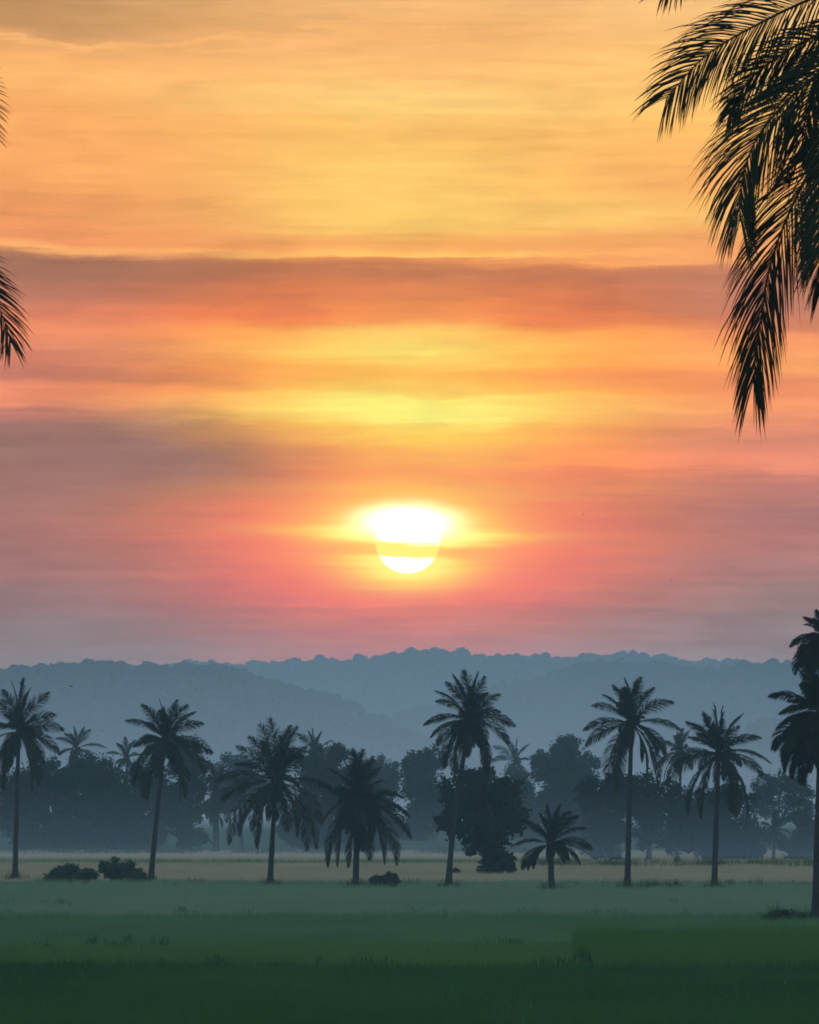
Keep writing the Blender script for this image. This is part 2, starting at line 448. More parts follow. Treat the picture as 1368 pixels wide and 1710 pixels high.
tufts('bund_weeds', 'dark low scrub at the foot of the far trees', line(1426, 60, 1.0, 1.3, 70, 10, -20, 900) + line(1447, 34, 0.8, 1.1, 70, 8, 880, 1390), 82, G_WEED)
tufts('bund_weeds', 'dark weeds around the base of the right edge palm', line(1540, 12, 0.4, 0.8, 80, 1.5, 1265, 1390), 83, G_WEED)

# ------------------------------------------------------------------ hills with their woods
def ico():
    t = (1 + 5 ** 0.5) / 2
    v = np.array([(-1, t, 0), (1, t, 0), (-1, -t, 0), (1, -t, 0), (0, -1, t), (0, 1, t), (0, -1, -t), (0, 1, -t), (t, 0, -1), (t, 0, 1), (-t, 0, -1), (-t, 0, 1)], float)
    v /= np.linalg.norm(v[0])
    f = [(0, 11, 5), (0, 5, 1), (0, 1, 7), (0, 7, 10), (0, 10, 11), (1, 5, 9), (5, 11, 4), (11, 10, 2), (10, 7, 6), (7, 1, 8), (3, 9, 4), (3, 4, 2), (3, 2, 6), (3, 6, 8), (3, 8, 9), (4, 9, 5), (2, 4, 11), (6, 2, 10), (8, 6, 7), (9, 8, 1)]
    vl = [tuple(x) for x in v]; cache = {}
    def midp(a, b):
        k = (min(a, b), max(a, b))
        if k not in cache:
            p = (np.array(vl[a]) + np.array(vl[b])); p /= np.linalg.norm(p); vl.append(tuple(p)); cache[k] = len(vl) - 1
        return cache[k]
    g = []
    for a, b, c in f:
        x, y, z = midp(a, b), midp(b, c), midp(c, a)
        g += [(a, x, z), (b, y, x), (c, z, y), (x, y, z)]
    return np.array(vl), np.array(g)
ICOV, ICOF = ico()

def hill(D, prof, seed, front=300, back=260, drop=12, spacing=2.9, treer=(1.2, 2.6), big=()):
    r = np.random.default_rng(seed)
    px = np.array([p[0] for p in prof], float); py = np.array([p[1] for p in prof], float) + drop
    X = (px - CX) / F * D; Zr = CAMH + (HY - py) / F * D
    x0, x1 = X[0], X[-1]
    nx = int((x1 - x0) / 4) + 2
    def z(x, y):
        zr = np.interp(x, X, Zr) + 0.6 * snoise(x, y, seed, 6, 0.005, 0.04)
        t = np.where(y < D, (D - y) / front, (y - D) / back)
        e = np.minimum(1, np.minimum((x - x0 + 40) / 60, (x1 + 40 - x) / 60))
        s = np.clip(1 - t, 0, 1)
        s = s * s * (3 - 2 * s)
        return -0.4 + (zr + 0.4) * (0.12 * np.clip(1 - t, 0, 1) + 0.88 * s) + s * 1.5 * snoise(x, y, seed + 1, 6, 0.004, 0.03)
    grid('hill', x0, x1, D - front, D + back, nx, 50, z, MAT['hill'])
    # woods: crowns packed along the crest and down the near slope
    pts = []
    ny = 26
    for k in range(ny):
        y = D + 14 - k * (front * 0.62 / ny)
        xs = np.arange(x0, x1, spacing if k < 10 else spacing * 1.8)
        xs = xs + r.uniform(-1.6, 1.6, len(xs)); ys = y + r.uniform(-4, 4, len(xs))
        pts.append(np.stack([xs, ys], -1))
    pts = np.concatenate(pts)
    thin = (pts[:, 1] < D - 12) | (snoise(pts[:, 0], pts[:, 1], seed + 12, 7, 0.01, 0.12) + r.normal(size=len(pts)) * 0.25 > -0.15)
    pts = pts[thin]
    R = (treer[0] + (treer[1] - treer[0]) * 1.35 * r.random(len(pts)) ** 1.8) * (1 + 0.35 * snoise(pts[:, 0], pts[:, 1], seed + 7, 6, 0.01, 0.1))
    for bpx, brad in big:
        pts = np.concatenate([pts, [[(bpx - CX) / F * D, D]]]); R = np.append(R, brad)
    V = []; Fc = []; off = 0; NN = []
    zz = z(pts[:, 0], pts[:, 1])
    for (x, y), rad, zb in zip(pts, R, zz):
        for s in range(3):
            q = ICOV * (1 + r.uniform(-0.16, 0.14, (len(ICOV), 1)))
            q = q * (rad * r.uniform(0.5, 0.8)) * np.array([1, 1, r.uniform(0.65, 0.9)])
            q = q + np.array([x + r.uniform(-.55, .55) * rad, y + r.uniform(-.5, .5) * rad, zb + rad * r.uniform(0.1, 0.75)])
            V.append(q); Fc.append(ICOF + off); off += len(q)
            NN.append(ICOV * 0.45 + np.array([0, -0.45, 0.9]))
            nl = 16
            d = r.normal(size=(nl, 3)); d /= np.linalg.norm(d, axis=1)[:, None]; d[:, 2] = np.abs(d[:, 2])
            c = q.mean(0) + d * (np.abs(q - q.mean(0)).max(0)) * 0.98
            a = r.normal(size=(nl, 3)) * rad * 0.10; b = r.normal(size=(nl, 3)) * rad * 0.10
            V.append(np.stack([c - a, c + a, c + b], 1).reshape(-1, 3))
            Fc.append(np.arange(nl * 3).reshape(-1, 3) + off); off += nl * 3
            NN.append(np.repeat(d * 0.45 + np.array([0, -0.45, 0.9]), 3, 0))
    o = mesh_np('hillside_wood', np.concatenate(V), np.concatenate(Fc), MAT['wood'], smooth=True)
    set_normals(o, np.concatenate(NN))
    return tag(o, kind='stuff')

h = hill(2450, [(-420, 1116), (-100, 1112), (0, 1111), (60, 1109), (130, 1107), (200, 1109), (290, 1107), (350, 1107), (400, 1110), (440, 1122), (480, 1142), (520, 1154), (565, 1162), (600, 1178), (640, 1202), (700, 1232), (770, 1262), (840, 1290)], 41,
         big=((140, 4.0), (300, 4.0), (352, 3.2), (372, 2.8), (20, 2.6), (90, 2.6), (560, 3.0), (520, 3.0)))
tag(h, 'dense wood covering the near blue hill on the left', 'woods')
h = hill(3900, [(120, 1120), (250, 1108), (330, 1103), (420, 1108), (450, 1110), (520, 1101), (600, 1099), (640, 1097), (680, 1090), (760, 1088), (800, 1098), (850, 1097), (910, 1097), (990, 1100), (1030, 1096), (1050, 1094), (1075, 1098), (1110, 1100), (1135, 1104), (1200, 1102), (1280, 1106), (1368, 1100), (1560, 1104)], 42,
         front=420, back=300, drop=9, spacing=3.8, treer=(1.6, 3.4), big=((424, 5.2), (684, 4.6), (730, 4.2), (768, 5.0), (1052, 5.6), (1036, 4.4), (1066, 4.2), (1102, 4.2), (900, 3.8), (540, 4.2), (600, 3.8), (1215, 4.2), (860, 3.6)))
tag(h, 'pale far wood along the highest misty ridge', 'woods')
h = hill(3100, [(560, 1262), (600, 1240), (650, 1192), (700, 1180), (760, 1166), (800, 1152), (835, 1140), (900, 1132), (950, 1116), (1000, 1107), (1050, 1105), (1100, 1108), (1150, 1114), (1200, 1113), (1250, 1109), (1310, 1109), (1345, 1118), (1420, 1132), (1560, 1150)], 43,
         front=330, drop=9, spacing=3.4, treer=(1.3, 2.6), big=((1140, 3.6), (1240, 3.2)))
tag(h, 'misty wood on the middle ridge to the right', 'woods')
h = hill(2250, [(1195, 1290), (1225, 1242), (1245, 1218), (1265, 1207), (1300, 1202), (1368, 1202), (1450, 1206), (1560, 1212), (1700, 1240)], 44,
         front=120, back=120, drop=13, spacing=2.8, treer=(1.2, 2.4))
tag(h, 'low wooded knoll behind the dense palm at the right edge', 'woods')

# ------------------------------------------------------------------ palms
def frond_curve(th0, kap, L, phi, n=10):
    pts = [np.zeros(3)]; tang = []
    for i in range(n):
        s = (i + 0.5) / n
        th = max(th0 - kap * s ** 1.35, -1.52)
        d = np.array([math.cos(th) * math.cos(phi), math.cos(th) * math.sin(phi), math.sin(th)])
        tang.append(d); pts.append(pts[-1] + d * L / n)
    return np.array(pts), np.array(tang + [tang[-1]])

def tube(pts, rad, sides=6, cap=True):
    pts = np.asarray(pts, float); n = len(pts)
    V = []; Q = []
    for i in range(n):
        t = pts[min(i + 1, n - 1)] - pts[max(i - 1, 0)]; t = t / (np.linalg.norm(t) + 1e-9)
        a = np.cross(t, (0.31, 0.95, 0.05)); a /= np.linalg.norm(a) + 1e-9; b = np.cross(t, a)
        for k in range(sides):
            w = 6.28318 * k / sides
            V.append(pts[i] + (a * math.cos(w) + b * math.sin(w)) * rad[i])
    for i in range(n - 1):
        for k in range(sides):
            p, q = i * sides + k, i * sides + (k + 1) % sides
            Q.append((p, q, q + sides)); Q.append((p, q + sides, p + sides))
    for k in range(1, sides - 1):
        e = (n - 1) * sides
        Q.append((e, e + k, e + k + 1))
    return np.array(V), np.array(Q)

def leaflet_paths(pts, tang, L, r, pairs, lmax, droop, nseg, roll=0.0, sweep=(1.12, 0.42), s0=0.14, dihed=0.2, lowlen=1.0):
    """midlines of the leaflets of a frond: list of (array nseg+1 x 3, side)"""
    out = []
    n = len(pts) - 1
    for i in range(pairs):
        s = s0 + (1 - s0) * (i + 0.5) / pairs
        f = s * n; k = min(int(f), n - 1); fr = f - k
        p = pts[k] * (1 - fr) + pts[k + 1] * fr
        t = tang[k] * (1 - fr) + tang[min(k + 1, n)] * fr; t /= np.linalg.norm(t)
        up = np.array([0, 0, 1.0]); side = np.cross(t, up)
        if np.linalg.norm(side) < 0.25:
            h = np.array([tang[0][0], tang[0][1], 0]) + 1e-6; side = np.cross(h / np.linalg.norm(h), up)
        side /= np.linalg.norm(side); nor = np.cross(side, t)
        q = (s - s0) / (1 - s0)
        ro = roll * min(1.0, 0.35 + q * 1.4)
        side, nor = side * math.cos(ro) + nor * math.sin(ro), nor * math.cos(ro) - side * math.sin(ro)
        ln = lmax * (0.45 + 0.75 * math.sin(min(1, q * 1.9) * 1.5708)) * (1 - 0.80 * q ** 2.6) * 0.88
        ang = sweep[0] + (sweep[1] - sweep[0]) * q
        for sd in (-1, 1):
            a = ang + r.uniform(-0.08, 0.08)
            d = t * math.cos(a) + side * sd * math.sin(a) * math.cos(dihed) + nor * math.sin(a) * math.sin(dihed)
            l = ln * r.uniform(0.86, 1.08)
            P = [p]; dd = d.copy(); g = droop * r.uniform(0.7, 1.3)
            for j in range(nseg):
                P.append(P[-1] + dd * l / nseg)
                dd = dd + np.array([0, 0, -1.0]) * g / nseg * (1 + j * 0.5); dd /= np.linalg.norm(dd)
            out.append((np.array(P), sd))
    return out

def strip(P, w, nor):
    """flat tapering blade along the midline P"""
    n = len(P); V = []; T = []
    for j in range(n - 1):
        wj = w * (0.75 if j == 0 else (1.0 - (j / (n - 1)) ** 2.2 * 0.55))
        V += [P[j] - nor * wj * 0.5, P[j] + nor * wj * 0.5]
    V.append(P[-1])
    for j in range(n - 2):
        a = 2 * j
        T += [(a, a + 1, a + 3), (a, a + 3, a + 2)]
    a = 2 * (n - 2); T.append((a, a + 1, a + 2))
    return V, T

def palm_frond(parent, origin, th0, kap, L, phi, r, pairs=38, lw=0.05, dead=0.0, lmax=None, droop=0.95, mat='palm', name='frond'):
    pts, tang = frond_curve(th0, kap, L, phi)
    lmax = lmax or min(0.31 * L, 1.0)
    rv, rf = tube(pts, [0.035 * (1 - 0.85 * i / 10) * (L / 3) for i in range(11)], 4)
    V = [rv]; T = [rf]; off = len(rv)
    roll = (1 if r.random() < 0.5 else -1) * r.uniform(0.25, 1.15)
    for P, sd in leaflet_paths(pts, tang, L, r, pairs, lmax, droop, 3, roll):
        d = P[-1] - P[0]; d /= np.linalg.norm(d)
        nor = np.cross(d, r.normal(size=3) * 0.7 + np.array([0, 0, 1.0])); nor /= np.linalg.norm(nor)
        v, t = strip(P, lw, nor)
        V.append(np.array(v)); T.append(np.array(t) + off); off += len(v)
    V = np.concatenate(V) + np.asarray(origin)
    tn = np.clip(dead + r.uniform(-0.12, 0.12), 0, 1)
    return mesh_np(name, V, np.concatenate(T), MAT[mat], parent, attr=np.full(len(V), tn))

def solve_frond(dxp, dyp, cph):
    """initial pitch and bend so that the frond's tip comes out at that place beside the crown"""
    al = math.atan2(dyp, abs(dxp) / max(cph, 0.2))
    if al > 1.15: kap = 0.35
    elif al > 0.5: kap = 0.6
    elif al > -0.5: kap = 0.9
    else: kap = 1.1
    best = None
    for i in range(140):
        th = -0.9 + i * 0.018
        p, _ = frond_curve(th, kap, 1.0, 0.0)
        e = p[-1]; er = abs(math.atan2(e[2], e[0]) - al)
        if best is None or er < best[0]: best = (er, th, np.linalg.norm(e))
    return best[1], kap, best[2]

def palm(label, base, crown, tips, seed, fill=14, skirt=6, rb=0.185, rt=0.115, D=None, name='palm_tree', group='coconut palms along the field edge', pairs=74, sk_len=0.9, core=0.86, bow=0.0, lw=0.042, fillL=None, brown=0.25, thick_skirt=0):
    r = np.random.default_rng(seed)
    D = D or gd(base[1])
    bx, bz = wx(base[0], D), 0.0
    cxp, cz = wx(crown[0], D) - bx, wz(crown[1], D)
    root = empty(name, (bx, D, 0))
    tag(root, label, 'palm tree', group)
    # trunk: swollen foot, ring scars, gentle bow
    n = 26; P = []; Rr = []
    ydepth = r.uniform(-0.4, 0.4)
    for i in range(n + 1):
        t = i / n
        P.append((cxp * (t ** 1.15) + bow * math.sin(t * 3.1416) , ydepth * t, cz * t - 0.05 * (i == 0)))
        Rr.append((rb + (rt - rb) * t ** 0.7 + 0.12 * math.exp(-t * 26)) * (1 + 0.035 * (i % 2)))
    v, q = tube(P, Rr, 10)
    mesh_np('trunk', v, q, MAT['trunk'], root)
    org = np.array([cxp, ydepth, cz])
    sc = D / F
    Ls = []
    for tx, ty in tips:
        dxm = (tx - crown[0]) * sc; dzm = -(ty - crown[1]) * sc
        off = r.uniform(-0.42, 0.42)
        steep = abs(dzm) > 2.2 * abs(dxm)
        if steep: off = r.uniform(-0.75, 0.75)
        th, kap, chord = solve_frond(dxm, dzm, math.cos(off))
        ph = off if dxm >= 0 else math.pi - off
        want = math.hypot(dxm / max(math.cos(off), 0.4), dzm)
        L = want / max(chord, 0.3)
        L = min(L, 5.2)
        Ls.append(L)
        dd = brown * r.random() if dzm < -0.3 else 0.0
        palm_frond(root, org, th, kap, L * 1.0, ph, r, pairs, lw, dead=dd)
    Lm = fillL or (float(np.mean(Ls)) if Ls else 3.0)
    for i in range(fill):
        ph = (1 if i % 2 else -1) * (math.pi / 2) + r.uniform(-0.75, 0.75)
        th = math.radians(82 - 100 * (i / max(1, fill - 1)) ** 0.9)
        palm_frond(root, org, th, 0.45 + 0.8 * (i / max(1, fill)), Lm * r.uniform(0.75, 0.95) * core, ph, r, pairs, lw, dead=0.05)
    for i in range(skirt):
        ph = r.uniform(0, 6.28)
        palm_frond(root, org, math.radians(r.uniform(-55, -15)), 1.3, Lm * sk_len * r.uniform(0.75, 1.0), ph, r, pairs, lw, dead=brown * r.uniform(0.4, 1.6), droop=0.9)
    for i in range(thick_skirt):
        ph = r.uniform(0, 6.28)
        zt = r.uniform(0.0, 1.0)
        o2 = org + np.array([-cxp * zt * 0.15, 0, -zt * Lm * 0.55])
        palm_frond(root, o2, math.radians(r.uniform(-65, -20)), 0.9, Lm * r.uniform(0.5, 0.8), ph, r, pairs, lw, dead=0.3 * r.random(), droop=0.9)
    # nuts and sheath at the crown's heart
    sv, sq = tube([org + np.array([0, 0, -0.45]), org + np.array([0, 0, -0.1]), org + np.array([0, 0, 0.3]), org + np.array([0, 0, 0.6])], [rt, rt * 1.9, rt * 1.5, 0.03], 8)
    mesh_np('crown_sheath', sv, sq, MAT['trunk'], root)
    return root

def zt(zs, x0, y0, k): return [(x0 + a / k, y0 + b / k) for a, b in zs]

palm('tall coconut palm at the left edge, half its crown cut off', (25, 1470), (31, 1222),
     zt([(-60, 470), (-40, 330), (-90, 600), (10, 290), (55, 255), (105, 240), (140, 285), (232, 308), (262, 410), (300, 480), (285, 592), (185, 740), (140, 765), (20, 748), (60, 770), (-30, 720), (205, 640)], 0, 1050, 2.85), 101, fill=16, skirt=8, brown=0.3)
palm('slim leaning coconut palm just right of the two low bushes', (252, 1474), (276, 1236),
     zt([(603, 438), (678, 362), (760, 340), (842, 340), (893, 365), (930, 397), (967, 450), (1005, 592), (975, 678), (880, 805), (845, 822), (700, 812), (680, 800), (635, 742), (640, 560), (725, 420), (655, 660)], 0, 1050, 2.85), 102, fill=16, skirt=6)
palm('broad coconut palm with long drooping fronds, third from the left', (451, 1481), (461, 1305),
     zt([(495, 165), (438, 198), (378, 268), (318, 315), (305, 410), (640, 212), (600, 205), (690, 320), (205, 500), (235, 600), (268, 842), (330, 800), (455, 890), (480, 870), (855, 575), (770, 730), (740, 872), (690, 878), (640, 800)], 300, 1150, 3.257), 103, fill=14, skirt=5, brown=0.6)
palm('short coconut palm with a shaggy skirt hiding its trunk', (594, 1483), (598, 1335),
     zt([(1000, 335), (940, 345), (1050, 372), (970, 330), (900, 400), (818, 438), (1090, 430), (1210, 590), (1248, 690), (1255, 810), (775, 735), (808, 965), (860, 960), (1180, 955), (1112, 945), (840, 560)], 300, 1150, 3.257), 104, fill=22, skirt=10, thick_skirt=10, rb=0.2, rt=0.15)
palm('tallest coconut palm, rising through the round dark tree', (749, 1484), (786, 1202),
     zt([(500, 228), (435, 253), (390, 300), (330, 350), (332, 412), (258, 556), (297, 632), (340, 684), (380, 822), (590, 238), (632, 265), (722, 370), (725, 480), (817, 565), (780, 674), (640, 822), (600, 855), (470, 880), (530, 900), (560, 880)], 640, 1060, 3.717), 105, fill=16, skirt=8, bow=-0.12)
palm('smallest coconut palm, low in front of the far trees', (921, 1488), (920, 1410),
     zt([(1040, 1058), (1102, 1058), (970, 1110), (866, 1150), (798, 1312), (868, 1452), (900, 1455), (1212, 1128), (1258, 1200), (1297, 1325), (1226, 1424), (1150, 1400), (960, 1190), (1160, 1100)], 640, 1060, 3.717), 106, fill=11, skirt=2, rb=0.2, rt=0.14)
palm('straight coconut palm with evenly spread star shaped crown', (1048, 1485), (1055, 1208),
     zt([(115, 505), (128, 592), (158, 378), (215, 322), (270, 272), (332, 235), (417, 233), (483, 285), (587, 358), (627, 505), (542, 640), (245, 790), (510, 795), (430, 765), (290, 830), (300, 760), (380, 250)], 940, 1060, 3.196), 107, fill=13, skirt=4, brown=0.35)
palm('coconut palm with long hanging lower fronds, right of the star shaped one', (1193, 1486), (1201, 1258),
     zt([(815, 373), (852, 385), (748, 418), (663, 468), (675, 545), (955, 428), (942, 488), (1058, 548), (1112, 675), (1065, 745), (508, 695), (548, 805), (670, 952), (740, 972), (910, 972), (982, 972), (600, 700), (860, 960)], 940, 1060, 3.196), 108, fill=13, skirt=4, brown=0.4)
palm('dense shaggy palm standing nearest at the right edge', (1364, 1541), (1374, 1190),
     zt([(328, 492), (465, 362), (345, 765), (400, 875), (440, 905), (520, 945), (360, 660), (380, 580), (500, 330), (560, 320), (640, 330), (840, 500), (820, 780), (470, 930), (600, 950), (420, 520), (430, 640), (410, 740), (450, 840), (480, 440), (390, 820), (550, 900)], 1180, 1000, 3.053), 109, fill=28, skirt=24, thick_skirt=46, lw=0.05, rb=0.22, rt=0.16, brown=0.15)
palm('taller palm behind the dense one, its top cut by the right edge', (1392, 1533), (1378, 1062),
     zt([(498, 92), (428, 240), (485, 345), (500, 130), (560, 58), (640, 60), (800, 130), (810, 330), (520, 300), (470, 300), (455, 380), (505, 430), (550, 440), (500, 200), (600, 400)], 1180, 1000, 3.053), 110, fill=16, skirt=10, rb=0.2, rt=0.14, brown=0.1)

BG = 'palms among the far trees'
palm('hazy far palm showing above the trees right of the left edge palm', (128, 1421), (128, 1250),
     zt([(348, 465), (402, 468), (432, 482), (308, 498), (503, 565), (268, 522), (445, 622), (280, 600)], 0, 1050, 2.85), 121, D=745, fill=9, skirt=4, pairs=50, lw=0.065, group=BG)
palm('hazy far palm just left of the slim leaning palm', (208, 1422), (212, 1266),
     zt([(508, 592), (600, 515), (645, 530), (555, 545), (548, 645), (680, 600)], 0, 1050, 2.85), 122, D=745, fill=9, skirt=4, pairs=50, lw=0.065, group=BG)
palm('stubby far palm wrapped in hanging dead leaves, seen through the gap', (361, 1424), (360, 1330),
     zt([(955, 880), (1095, 935), (965, 790), (1085, 760), (1000, 640), (1060, 660), (1020, 640)], 0, 1050, 2.85), 123, fill=9, skirt=6, thick_skirt=16, pairs=50, lw=0.065, group=BG, rb=0.3, rt=0.3, fillL=2.6)
palm('thin far palm under the drooping left fronds of the broad palm', (405, 1424), (400, 1330),
     zt([(1010, 800), (1050, 840), (1230, 820), (1210, 860), (1120, 700), (1180, 720), (1080, 920)], 0, 1050, 2.85), 124, fill=9, skirt=3, pairs=50, lw=0.065, group=BG, rb=0.16, rt=0.11)
palm('hazy far palm just right of the broad palm', (524, 1424), (526, 1258),
     zt([(735, 213), (772, 233), (642, 248), (832, 280), (880, 340), (620, 360), (700, 230)], 300, 1150, 3.257), 125, D=765, fill=9, skirt=4, pairs=50, lw=0.065, group=BG)
palm('hazy far palm just right of the tallest palm', (858, 1428), (860, 1272),
     zt([(683, 690), (740, 648), (822, 636), (907, 680), (912, 775), (640, 800), (780, 660), (700, 760)], 640, 1060, 3.717), 126, D=935, fill=9, skirt=4, pairs=50, lw=0.065, group=BG)
palm('hazy far palm between the two palms at the right', (1136, 1440), (1136, 1256),
     zt([(535, 570), (590, 538), (640, 502), (672, 515), (508, 692), (538, 800), (560, 850), (720, 620), (610, 520)], 940, 1060, 3.196), 127, D=720, fill=9, skirt=5, pairs=50, lw=0.065, group=BG)
palm('far low palm with bare pale trunk near the right edge', (1292, 1455), (1293, 1385),
     zt([(1060, 1000), (1225, 965), (1290, 880), (1310, 930), (1190, 1150), (1050, 1110), (1215, 1060), (1130, 930), (1090, 940)], 940, 1060, 3.196), 128, D=572, fill=8, skirt=4, pairs=50, lw=0.065, group=BG, rb=0.17, rt=0.13)

# ------------------------------------------------------------------ broadleaf trees and bushes
def leafy(label, base, lobes, seed, D=None, name='broadleaf_tree', cat='tree', group='broadleaf trees behind the stubble field', leaf=0.36, dens=1.1, mat='leaf', trunk=True, depth=0.9):
    r = np.random.default_rng(seed)
    D = D or gd(base[1]); sc = D / F
    bx = wx(base[0], D)
    root = empty(name, (bx, D, 0))
    tag(root, label, cat, group)
    C = []
    for (lx, ly, rx, ry) in lobes:
        c = np.array([wx(lx, D) - bx, r.uniform(-0.3, 0.3), wz(ly, D)])
        C.append((c, rx * sc, ry * sc))
    # trunk with limbs reaching into every lobe
    fork = np.array([0, 0, max(0.5, min(c[2] for c, _, _ in C) * 0.55)])
    V = []; Q = []; off = 0
    tr = 0.14 + 0.035 * max(c[2] for c, _, _ in C) * 0.5 if trunk else 0.05
    segs = [([np.array([0, 0, -0.1]), fork * 0.5 + np.array([0.05, 0, 0]), fork], [tr * 1.35, tr, tr * 0.9])]
    for c, a, b in C:
        midp = (fork + c) / 2 + r.uniform(-0.25, 0.25, 3)
        segs.append(([fork - np.array([0, 0, 0.15]), midp, c, c + np.array([r.uniform(-.4, .4) * a, 0, b * 0.6])], [tr * 0.75, tr * 0.5, tr * 0.3, 0.02]))
        for k in range(3):
            d = r.normal(size=3); d /= np.linalg.norm(d)
            segs.append(([midp, c + d * np.array([a, a * depth, b]) * 0.45, c + d * np.array([a, a * depth, b]) * 0.85], [tr * 0.3, tr * 0.16, 0.012]))
    for P, Rr in segs:
        v, q = tube(P, Rr, 6); V.append(v); Q.append(q + off); off += len(v)
    mesh_np('trunk' if trunk else 'stems', np.concatenate(V), np.concatenate(Q), MAT['bark'], root)
    LV = []; tone = []; NV = []
    C2 = []
    for c, a, b in C:
        C2.append((c, a * 0.74, b * 0.74))
        for k in range(15):
            d = r.normal(size=3); d /= np.linalg.norm(d)
            f = r.uniform(0.17, 0.42)
            C2.append((c + d * np.array([a, a * depth, b]) * (1.04 - f * r.uniform(0.35, 1.0)), a * f, b * f * r.uniform(0.8, 1.0)))
    for c, a, b in C2:
        area = a * b * 3.1416
        ncl = max(6, int(area * 8.5 * dens * (0.46 / leaf) ** 1.5))
        d = r.normal(size=(ncl, 3)); d /= np.linalg.norm(d, axis=1)[:, None]
        rad = r.random(ncl) ** 0.42 * r.uniform(0.82, 1.06, ncl)
        cc = c + d * rad[:, None] * np.array([a, a * depth, b])
        cc = cc[cc[:, 2] > 0.12]
        for p in cc:
            nl = int(r.integers(9, 18))
            cr = r.uniform(0.35, 0.85) * min(1.0, 0.35 + 0.5 * a) * leaf / 0.42
            q = p + r.normal(size=(nl, 3)) * cr * 0.5
            q[:, 2] = np.maximum(q[:, 2], 0.05)
            u_ = r.normal(size=(nl, 3)); u_ /= np.linalg.norm(u_, axis=1)[:, None]
            w_ = np.cross(u_, r.normal(size=(nl, 3))); w_ /= np.linalg.norm(w_, axis=1)[:, None]
            w_ = np.where((np.cross(u_, w_)[:, 1:2] > 0), -w_, w_)
            s = leaf * r.uniform(0.5, 1.0, (nl, 1))
            LV.append(np.stack([q - u_ * s * .5, q - w_ * s * .34, q + u_ * s * .5, q + w_ * s * .34], 1).reshape(-1, 3))
            nv = (q - c) / np.array([a, a, b]) * 0.6 + np.array([0, -0.3, 0.45]) + r.normal(size=(nl, 3)) * 0.12
            NV.append(np.repeat(nv, 4, 0))
            tone += [float(np.clip(r.normal(0.3, 0.2), 0, 1))] * (nl * 4)
    LV = np.concatenate(LV)
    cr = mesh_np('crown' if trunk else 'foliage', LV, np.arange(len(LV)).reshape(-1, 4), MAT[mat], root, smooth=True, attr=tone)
    set_normals(cr, np.concatenate(NV))
    return root

leafy('dark tree filling the space behind the left edge palm', (45, 1420), [(20, 1330, 55, 45), (65, 1310, 50, 42), (40, 1375, 60, 42), (60, 1404, 40, 18)], 201)
leafy('wide dark tree below the hazy far palm on the left', (120, 1420), [(105, 1312, 48, 42), (148, 1305, 45, 40), (125, 1362, 62, 52), (105, 1402, 44, 20), (150, 1404, 40, 18)], 202)
leafy('dark rounded tree left of the slim leaning palm', (190, 1421), [(165, 1318, 45, 46), (215, 1322, 42, 48), (190, 1370, 56, 48), (185, 1402, 48, 20), (225, 1404, 30, 18)], 203)
leafy('tall tree rising behind the crown of the slim leaning palm', (300, 1421), [(305, 1265, 38, 32), (325, 1290, 28, 40), (262, 1320, 40, 50), (290, 1345, 42, 42), (255, 1375, 34, 40)], 204, D=700)
leafy('small ragged tree right of the leaning palm trunk', (318, 1422), [(316, 1398, 22, 24), (300, 1370, 18, 25), (330, 1340, 16, 30), (333, 1400, 14, 14)], 205, dens=0.7)
leafy('hazy tree behind the left fronds of the broad palm', (392, 1421), [(390, 1288, 34, 30), (375, 1320, 22, 35), (415, 1310, 30, 40)], 206, D=960, leaf=0.5)
leafy('tall dark tree behind the right side of the broad palm', (540, 1424), [(545, 1275, 38, 36), (512, 1300, 30, 40), (560, 1330, 42, 50), (520, 1372, 46, 50), (490, 1390, 26, 34), (540, 1404, 50, 18)], 207, D=720)
leafy('dark tree behind the short shaggy palm', (608, 1424), [(590, 1350, 45, 45), (600, 1390, 60, 36), (638, 1365, 34, 50), (625, 1404, 50, 20)], 208)
leafy('rounded hazy tree right above the short shaggy palm', (636, 1424), [(640, 1288, 26, 26), (650, 1310, 22, 30), (622, 1305, 20, 30)], 209, D=960, leaf=0.5)
leafy('tall narrow tree with a lumpy top left of the tallest palm', (708, 1426), [(690, 1275, 20, 24), (722, 1272, 24, 24), (705, 1310, 40, 42), (712, 1360, 46, 48), (700, 1400, 40, 28)], 210, D=860, leaf=0.45)
leafy('round dark tree leaning around the trunk of the tallest palm', (826, 1461), [(772, 1325, 36, 42), (812, 1318, 42, 42), (845, 1345, 36, 46), (775, 1362, 38, 40), (815, 1375, 52, 38), (806, 1406, 36, 24), (822, 1432, 20, 24), (842, 1440, 18, 14), (824, 1452, 18, 10)], 211, leaf=0.36, dens=1.1)
leafy('hazy tree under the far palm right of the tallest one', (862, 1429), [(862, 1315, 28, 34), (880, 1350, 32, 50), (885, 1400, 30, 30)], 212, D=900, leaf=0.45)
leafy('large round topped hazy tree above the smallest palm', (945, 1432), [(942, 1262, 36, 32), (915, 1285, 30, 32), (968, 1290, 34, 36), (940, 1315, 52, 40), (925, 1365, 44, 50), (970, 1370, 46, 54)], 213, D=860, leaf=0.45)
leafy('dark tree left of the star shaped palm trunk', (1022, 1438), [(1010, 1325, 40, 34), (1040, 1330, 44, 36), (1020, 1375, 48, 46), (1005, 1415, 40, 20)], 214)
leafy('dark low tree right of the star shaped palm trunk', (1083, 1438), [(1080, 1330, 32, 36), (1085, 1378, 28, 44), (1112, 1350, 26, 38)], 215)
leafy('ragged dark tree between the two right hand palms', (1130, 1441), [(1125, 1340, 28, 40), (1140, 1390, 26, 36), (1118, 1405, 18, 20)], 216, dens=0.7)
